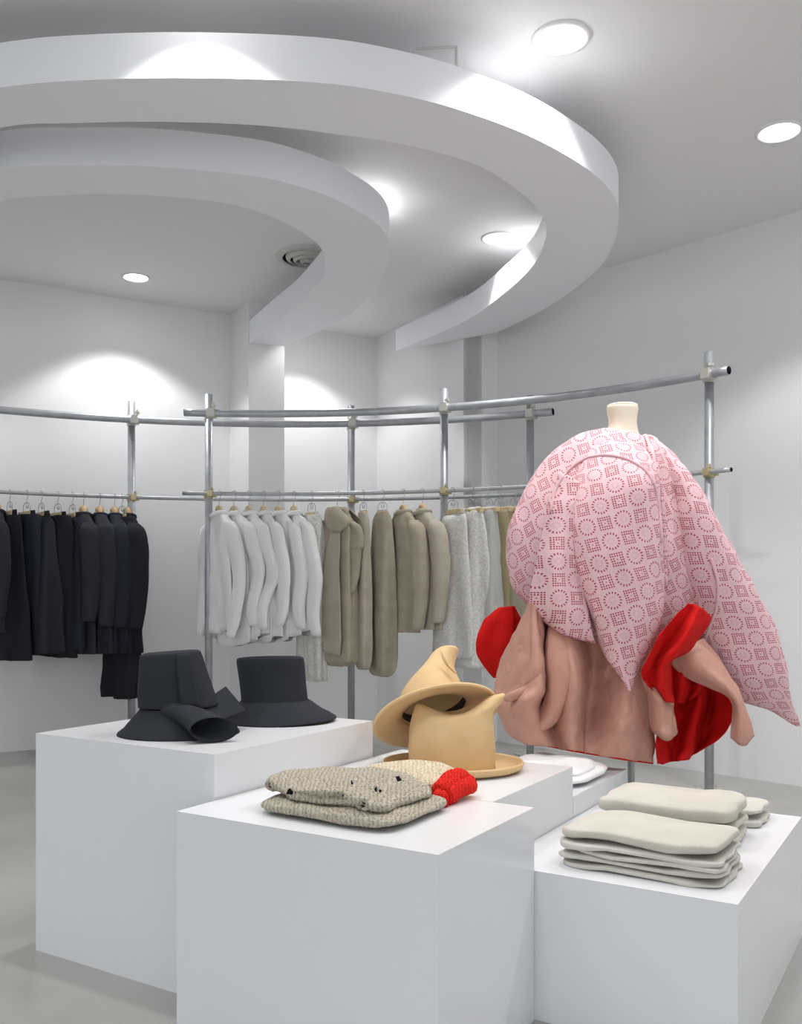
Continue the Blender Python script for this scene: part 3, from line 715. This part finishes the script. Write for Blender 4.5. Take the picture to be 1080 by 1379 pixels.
bm = sheet([[A2(905,888,3.10), A2(918,886,3.04), A2(932,890,3.10), A2(944,897,3.04), A2(952,905,3.2)],
  [A2(906,905,3.12), A2(920,908,3.06), A2(934,912,3.14), A2(946,912,3.06), A2(950,918,3.2)],
  [A2(906,928,3.14), A2(918,930,3.1), A2(930,934,3.16), A2(940,930,3.1), A2(943,932,3.2)],
  [A2(905,946,3.16), A2(914,946,3.12), A2(922,946,3.18), A2(930,942,3.14), A2(934,940,3.2)]], 34, 30, .004)
crumple(bm, .005, 16, 5); obj('lining_fold', bm, M_red, t)
bm = sheet([[A(903,880,3.14), A(925,888,3.2), A(945,900,3.26), A(957,908,3.2), A(968,920,3.22), A(986,943,3.12)],
  [A(900,920,3.16), A(925,930,3.3), A(944,935,3.22), A(958,943,3.3), A(970,950,3.22), A(988,963,3.12)],
  [A(894,960,3.16), A(915,968,3.3), A(935,972,3.2), A(950,977,3.3), A(965,980,3.2), A(980,985,3.13)],
  [A(882,1000,3.12), A(910,1003,3.24), A(928,1004,3.16), A(943,1004,3.25), A(955,1000,3.18), A(964,1000,3.14)],
  [A(884,1030,3.12), A(903,1028,3.2), A(917,1024,3.14), A(931,1019,3.2), A(941,1014,3.18), A(950,1008,3.15)]], 60, 44, .005)
crumple(bm, .010, 9, 5, (2.2,1,.6)); obj('lining_flare', bm, M_red, t)
bm = sheet([[A(903,880,3.13), A(925,870,3.08), A(946,860,3.16)], [A(906,895,3.13), A(938,888,3.06), A(961,878,3.16)], [A(930,914,3.12), A(955,908,3.05), A(976,900,3.14)],
  [A(958,926,3.10), A(975,922,3.05), A(989,922,3.12)], [A(984,940,3.08), A(992,942,3.04), A(1000,945,3.1)], [A(988,965,3.07), A(998,966,3.03), A(1008,966,3.09)], [A(984,994,3.06), A(1000,1004,3.03), A(1015,992,3.09)]], 30, 50, .005)
crumple(bm, .006, 14, 8); obj('flap', bm, M_rose, t)
bm = sheet([[A(862,908,3.1), A(882,930,3.04), A(905,944,3.1)], [A(872,935,3.1), A(890,945,3.02), A(906,955,3.12)], [A(874,960,3.12), A(892,972,3.04), A(910,972,3.1)], [A(876,975,3.12), A(893,989,3.03), A(911,985,3.1)], [A(880,985,3.13), A(897,996,3.06), A(908,990,3.1)]], 26, 30, .005)
crumple(bm, .007, 16, 9); obj('flap', bm, M_rose, t)
# the gathered folds at the left of the rose panel
for rows, nm in ((PX([((740,838),(764,846),3.13,.05), ((735,868),(776,878),3.08,.065), ((735,900),(781,905),3.06,.07), ((735,930),(776,926),3.06,.065), ((728,955),(764,950),3.08,.06), ((716,974),(746,975),3.09,.05), ((709,985),(730,986),3.11,.035)]), 2),
                 (PX([((714,808),(724,812),3.12,.03), ((714,850),(727,852),3.08,.035), ((713,890),(731,893),3.05,.04), ((707,914),(732,916),3.05,.035), ((702,926),(728,928),3.08,.02)]), 5)):
    bm = loft(rows, 44, 40, 1.0, uv=False); crumple(bm, .008, 12, nm, (1,1,.7)); obj('fold', bm, M_rose, t)
bm = tube(bmesh.new(), spline([at(729,917,3.04), at(718,926,3.04), at(702,933,3.06), at(682,941,3.1)], 24), [.008+.011*math.sin(PI*(k+3)/28) for k in range(24)], 14)
crumple(bm, .004, 18, 7); obj('fold', bm, M_rose, t)

# ------------------------------------------------------------------ black hats on the tall plinth
ZP = .6113
def hat_rows(rows, Yc): return [(at(a[0], a[1], Yc), at(b[0], b[1], Yc), d) for a, b, d in rows]
Yh = 2.60
t = empty('black_hat', (at(242,985,Yh).x, Yh, ZP), 0, 'left black bucket hat with slanted top and brim rolled into a funnel', 'hat', 'black hats on the tall plinth')
cr1 = hat_rows([((194,880),(267,876),.078), ((190,884),(270,880),.083), ((189,905),(278,905),.092), ((188,930),(287,930),.097), ((188,951),(293,949),.10)], Yh)
bm = loft(cr1, 26, 60, .9, uv=False); crumple(bm, .0025, 10, 2); obj('crown', bm, M_hatb, t)
bc = at(242, 985, Yh)
def brim(c, rows, n=72, tilt=None):
    bm = bmesh.new(); rings = []
    for r, rd, z, dx in rows:
        rings.append([bm.verts.new((c.x+dx+r*math.cos(2*PI*k/n), c.y+rd*math.sin(2*PI*k/n), c.z+z+(tilt(math.cos(2*PI*k/n), math.sin(2*PI*k/n), r) if tilt else 0))) for k in range(n)])
    for A_, B_ in zip(rings, rings[1:]):
        for k in range(n): bm.faces.new((A_[k], A_[(k+1)%n], B_[(k+1)%n], B_[k]))
    return bm
c0 = Vector((at(241,960,Yh).x, Yh, ZP))
bm = brim(c0, [(.104,.1,.075,0), (.112,.107,.064,0), (.13,.122,.044,0), (.152,.14,.018,0), (.168,.152,.006,0), (.17,.154,.001,0), (.164,.15,.0005,0), (.148,.136,.014,0), (.126,.118,.038,0), (.1,.096,.058,0)])
crumple(bm, .003, 8, 6, mask=lambda p: min(1, max(0, (p.z-ZP)/.03))); obj('brim', bm, M_hatb, t)
# funnel: the brim rolled outwards towards the front right
fa = spline([Vector((c0.x+.00, Yh-.09, ZP+.075)), Vector((c0.x+.055, Yh-.11, ZP+.064)), Vector((c0.x+.10, Yh-.14, ZP+.048)), Vector((c0.x+.135, Yh-.175, ZP+.034))], 20)
bm = bmesh.new(); rings = []
ax = (fa[-1]-fa[0]).normalized(); sx = Vector((.87,.42,0)).normalized(); 
for i, p in enumerate(fa):
    q = i/19; ra, rb = .03+.034*q, .024+.0085*q
    rings.append([p + sx*ra*math.cos(2*PI*k/28) + Vector((-.12,0,1))*rb*math.sin(2*PI*k/28) for k in range(28)])
for i in range(1, 9):                              # turn back inside to make the hollow
    q = i/8; p = fa[-1].lerp(fa[8], q); ra, rb = .058-.022*q, .0305-.012*q
    rings.append([p + sx*ra*math.cos(2*PI*k/28) + Vector((-.12,0,1))*rb*math.sin(2*PI*k/28) for k in range(28)])
rv = [[bm.verts.new(p) for p in r] for r in rings]
for A_, B_ in zip(rv, rv[1:]):
    for k in range(28): bm.faces.new((A_[k], A_[(k+1)%28], B_[(k+1)%28], B_[k]))
bm.faces.new(rv[0]); bm.faces.new(rv[-1]); obj('funnel', bm, M_hatb, t)
# upturned rear of the brim seen as a small peak between the hats
bm = bmesh.new()
P_ = [at(*q) for q in ((281,940,2.62), (304,924,2.68), (331,956,2.665), (300,968,2.585), (285,966,2.60), (330,968,2.70), (292,962,2.72))]
vs = [bm.verts.new(p) for p in P_]
for f in ((0,1,3), (1,2,3), (0,3,4), (1,5,2), (1,6,5), (0,6,1), (0,4,6), (3,2,5)): bm.faces.new([vs[k] for k in f])
bevel(bm, .004, 2, .3); obj('brim_peak', bm, M_hatb, t, smooth=False)
bm = sheet([[at(237,880,Yh-.086), at(256,880,Yh-.066)], [at(239,915,Yh-.098), at(262,915,Yh-.078)], [at(244,952,Yh-.107), at(270,952,Yh-.084)]], 8, 16, .004); obj('seam_fold', bm, M_hatb, t)

Yh = 2.86
c0 = Vector((at(372,960,Yh).x, Yh, ZP))
t = empty('black_hat', c0, 0, 'right black bucket hat with tall flat crown and plain wide brim', 'hat', 'black hats on the tall plinth')
cr2 = hat_rows([((322,886),(405,884),.088), ((319,890),(409,888),.094), ((322,915),(411,912),.097), ((325,938),(413,935),.10), ((327,955),(414,950),.103)], Yh)
bm = loft(cr2, 26, 60, .92, uv=False, sag=lambda v, c, s: (-.006*s*(1-v)) + (.004 if v < .1 else 0)*(1-c*c)); crumple(bm, .0025, 9, 4); obj('crown', bm, M_hatb, t)
til = lambda c, s, r: .008*max(0, c)*(r > .15)
bm = brim(c0, [(.102,.102,.066,-.003), (.112,.11,.058,0), (.135,.125,.038,.003), (.16,.14,.016,.006), (.178,.152,.005,.007), (.18,.154,.001,.007), (.172,.15,.0005,.006), (.15,.136,.014,.004), (.126,.118,.036,0), (.098,.098,.05,-.003)], tilt=til)
crumple(bm, .003, 8, 9, mask=lambda p: min(1, max(0, (p.z-ZP)/.03))); obj('brim', bm, M_hatb, t)

# ------------------------------------------------------------------ tan hats
ZM = .5
Yt = 2.64
c0 = Vector((at(610,1035,Yt).x, Yt, ZM))
t = empty('tan_hat', c0, 0, 'lower tan felt hat with a pinched spout crown standing on its brim', 'hat', 'tan felt hats')
rows = [((551,1034),(666,1038),.105), ((549,1008),(667,1010),.105), ((551,985),(665,985),.098), ((555,963),(664,960),.08), ((559,951),(674,948),.058), ((562,946),(681,936),.03), ((566,945),(679,933),.008)]
sagf = lambda v, c, s: (-.06*max(0, v-.45)/.55)*math.exp(-((c+.15)/.55)**2)
bm = loft([(at(a[0],a[1],Yt), at(b[0],b[1],Yt), d) for a, b, d in rows], 40, 70, .92, uv=False, sag=sagf)
crumple(bm, .004, 9, 2.5); obj('crown', bm, M_tan, t)
bm = brim(c0, [(.122,.105,.004,0), (.15,.125,.0025,0), (.183,.15,.003,0), (.198,.162,.010,0), (.203,.167,.022,0), (.200,.164,.0285,0), (.195,.158,.024,0), (.185,.15,.013,0), (.16,.132,.0085,0), (.122,.105,.009,0)])
obj('brim', bm, M_tan, t)
# upper hat: tipped back over the crown of the lower one
ax = Vector((-.2, .55, .81)).normalized(); C0 = at(586, 961, 2.72)
e1 = ax.cross(Vector((0,0,1))).cross(ax); e1 = Vector((0,0,1)).cross(ax).normalized(); e2 = ax.cross(e1).normalized()
def tilted(rows, n=72, e=(0,0)):
    bm = bmesh.new(); rings = []
    for r, h, ox, oz in rows:
        rings.append([bm.verts.new(C0 + ax*h + Vector((ox,0,oz)) + (e1*math.cos(2*PI*k/n) + e2*math.sin(2*PI*k/n))*r) for k in range(n)])
    for A_, B_ in zip(rings, rings[1:]):
        for k in range(n): bm.faces.new((A_[k], A_[(k+1)%n], B_[(k+1)%n], B_[k]))
    return bm, rings
t = empty('tan_hat', C0, 0, 'upper tan felt hat with a bent pointed crown tipped over the other tan hat', 'hat', 'tan felt hats')
bm, _ = tilted([(.104,.02,0,0), (.12,.010,0,0), (.15,.004,0,0), (.175,.002,0,0), (.187,-.004,0,0), (.19,-.012,0,0), (.186,-.016,0,0), (.176,-.010,0,0), (.15,-.006,0,0), (.12,-.001,0,0), (.1,.008,0,0), (.098,.02,0,0)])
obj('brim', bm, M_tan, t)
bm, rg = tilted([(.098,.008,0,0), (.102,.02,0,0), (.1,.045,0,0), (.09,.085,.006,0), (.072,.12,.018,0), (.056,.15,.036,0), (.047,.175,.055,.002), (.043,.2,.072,.004), (.041,.207,.077,.004), (.036,.205,.077,.002), (.026,.18,.062,-.002)])
bm.faces.new(rg[-1]); crumple(bm, .004, 11, 4); obj('crown', bm, M_tan, t)
bm, rg = tilted([(.1,.016,0,0), (.0965,.03,0,0), (.0955,.045,0,0)]); obj('sweatband', bm, M_tand, t)
bm = sheet([[at(592,874,2.74), at(600,886,2.72)], [at(600,892,2.715), at(606,896,2.70)], [at(612,904,2.70), at(616,906,2.69)]], 8, 14, .005); obj('crease', bm, M_tan, t)

# ------------------------------------------------------------------ knitwear on the front plinth
def sweater(c, hw, hd, hh, rz, m, label, seed, holes=(), bend=None, folds=1):
    bm = slab(c, hw, hd, hh, rz, .72, .3, 44, 220, .008, 12, seed, bend, nq=44)
    mats = [m]
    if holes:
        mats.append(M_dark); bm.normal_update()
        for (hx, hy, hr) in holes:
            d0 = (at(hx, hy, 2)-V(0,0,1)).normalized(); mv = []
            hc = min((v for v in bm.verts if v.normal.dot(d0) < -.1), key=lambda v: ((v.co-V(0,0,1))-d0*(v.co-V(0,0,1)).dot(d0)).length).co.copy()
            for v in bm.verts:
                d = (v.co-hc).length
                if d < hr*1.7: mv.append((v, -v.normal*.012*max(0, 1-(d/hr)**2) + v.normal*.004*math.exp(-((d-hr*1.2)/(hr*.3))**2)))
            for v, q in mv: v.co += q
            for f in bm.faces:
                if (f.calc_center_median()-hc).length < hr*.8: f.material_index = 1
    o = obj('knit_sweater', bm, mats)
    return tag(o, label, 'sweater', 'folded knit sweaters')
rz = TH
def kn(u, n, z): return un(u, n, z)
s1 = sweater(kn(-1.205, 1.765, ZM+.0185), .19, .14, .0195, rz, M_knit, 'plain oatmeal knit sweater folded at the bottom of the knit pile', 3)
hz = ZM+.0475
H = []
for x, y in ((363,1059),(391,1068),(422,1073),(454,1074),(487,1084),(475,1054),(508,1063),(538,1051),(508,1045)):
    H.append((x, y, .0105))
s2 = sweater(kn(-1.228, 1.785, ZM+.0585), .18, .13, .0225, rz-.03, M_knit, 'oatmeal knit sweater with moth holes folded on top of the pile', 7, H, lambda x, y, z: (.006*math.sin(5*y), .008*math.sin(6*x), -.012*max(0, x)**2 + .005*math.sin(4*x+y)-.006*max(0,-y)))
t = empty('folded_knit', kn(-1.15, 2.06, ZM), 0, 'cream knit lying beside the tan hats with a red end', 'knitwear')
bm = slab(kn(-1.215, 2.03, ZM+.03), .14, .09, .03, rz-.2, .7, .5, 30, 90, .006, 10, 5, lambda x, y, z: (0, 0, .012*math.exp(-((x-.2)/.5)**2))); obj('body', bm, M_cream, t)
pa = on(594, 1084, ZM); pb = on(627, 1070, ZM); dx = Vector((.010, -.006, 0))
bm = bmesh.new()
tube(bm, spline([pa-dx*.4+V(0,0,.024), pa.lerp(pb,.3)-dx*.6+V(0,0,.036), pa.lerp(pb,.7)-dx*.5+V(0,0,.042), pb-dx*.3+V(0,0,.036)], 30), [.012,.022]+[.027]*26+[.022,.012], 18)
crumple(bm, .006, 20, 6); obj('red_roll', bm, M_redknit, t)
bm = bmesh.new()
tube(bm, spline([pa+dx*.6+V(0,0,.02), pa.lerp(pb,.3)+dx*1.1+V(0,0,.026), pa.lerp(pb,.7)+dx*1.3+V(0,0,.03), pb+dx+V(0,0,.03)], 30), [.012,.019]+[.0235]*26+[.019,.012], 18)
crumple(bm, .006, 22, 9); obj('red_fold', bm, M_redknit, t)
bm = bmesh.new()
tube(bm, spline([pa-dx*1.1+V(0,-.004,.018), pa+V(0,-.014,.018), pa+dx*1.3+V(0,-.004,.018)], 20), [.01,.017]+[.020]*16+[.017,.01], 16)
crumple(bm, .005, 24, 3); obj('red_cuff', bm, M_redknit, t)

# ------------------------------------------------------------------ folded linen on the right plinth
ZR = .3504
def folded(name, layers, m, label, cat, group, seed):
    """layers: (u, n, z centre, half width, half depth, half height, turn)"""
    u, n = layers[0][0], layers[0][1]
    t = empty(name, un(u, n, layers[0][2]-layers[0][5]), rz, label, cat, group)
    for i, (u, n, z, hw, hd, hh, tn) in enumerate(layers):
        sd = seed+i*2.3
        bm = slab(un(u, n, z), hw, hd, hh, rz+tn, hh < .012 and .42 or .55, .26, 24, 110, .0045, 11, sd, lambda x, y, zz: (.004*math.sin(7*y+sd), .006*math.sin(5*x+sd), .003*math.sin(4*x+sd)))
        obj('fold', bm, m, t)
    return t
Gf = 'folded linen clothes on the right plinth'
z = ZR
folded('folded_shirt', [(-.640, 2.205, z+.008, .192, .115, .008, 0), (-.645, 2.21, z+.0235, .195, .12, .0085, .01)], M_linen2, 'stone linen shirt folded at the bottom of the front linen stack', 'shirt', Gf, 2)
z += .032
folded('folded_shirt', [(-.628, 2.205, z+.0075, .176, .118, .0075, -.01), (-.646, 2.21, z+.0225, .194, .12, .009, .015)], M_linen2, 'stone linen shirt folded in the middle of the front linen stack', 'shirt', Gf, 12)
z += .0315
folded('folded_shirt', [(-.645, 2.215, z+.0165, .186, .118, .0175, 0)], M_linen, 'stone linen shirt folded on top of the front linen stack', 'shirt', Gf, 22)
tg = folded('garment_tag', [(-.468, 2.10, z+.012, .006, .004, .004, 0)], M_dark, 'tiny dark tag on the corner of the top front linen shirt', 'tag', None, 3)
bpy.data.objects.remove(tg.children[0], do_unlink=True); bpy.data.objects.remove(tg, do_unlink=True)
z = ZR
folded('folded_trousers', [(-.665, 2.53, z+.0165, .17, .125, .0165, 0), (-.665, 2.53, z+.045, .165, .125, .013, -.02)], M_linen, 'stone linen trousers folded at the bottom of the second linen stack', 'trousers', Gf, 32)
folded('folded_trousers', [(-.675, 2.535, z+.084, .175, .13, .026, .03)], M_linen, 'bulky stone linen trousers folded on top of the second linen stack', 'trousers', Gf, 42)
folded('folded_trousers', [(-.61, 2.785, z+.013, .13, .085, .013, 0), (-.612, 2.785, z+.040, .13, .09, .014, .02)], M_linen2, 'small folded linen piece at the back behind the second linen stack', 'trousers', Gf, 52)

# ------------------------------------------------------------------ white shirt on the back plinth
zz = .4123
t = empty('folded_shirt', un(-1.13, 2.81, zz), rz, 'folded white shirt on the low back plinth behind the tan hats', 'shirt')
bm = slab(un(-1.125, 2.81, zz+.02), .14, .165, .019, rz, .75, .4, 30, 110, .007, 13, 6); obj('body', bm, M_white, t)
bm = slab(un(-1.135, 2.80, zz+.047), .125, .14, .012, rz+.06, .8, .4, 22, 100, .007, 16, 9, lambda x, y, z: (0, 0, -.014*max(0, x)**3)); obj('sleeve_fold', bm, M_white, t)
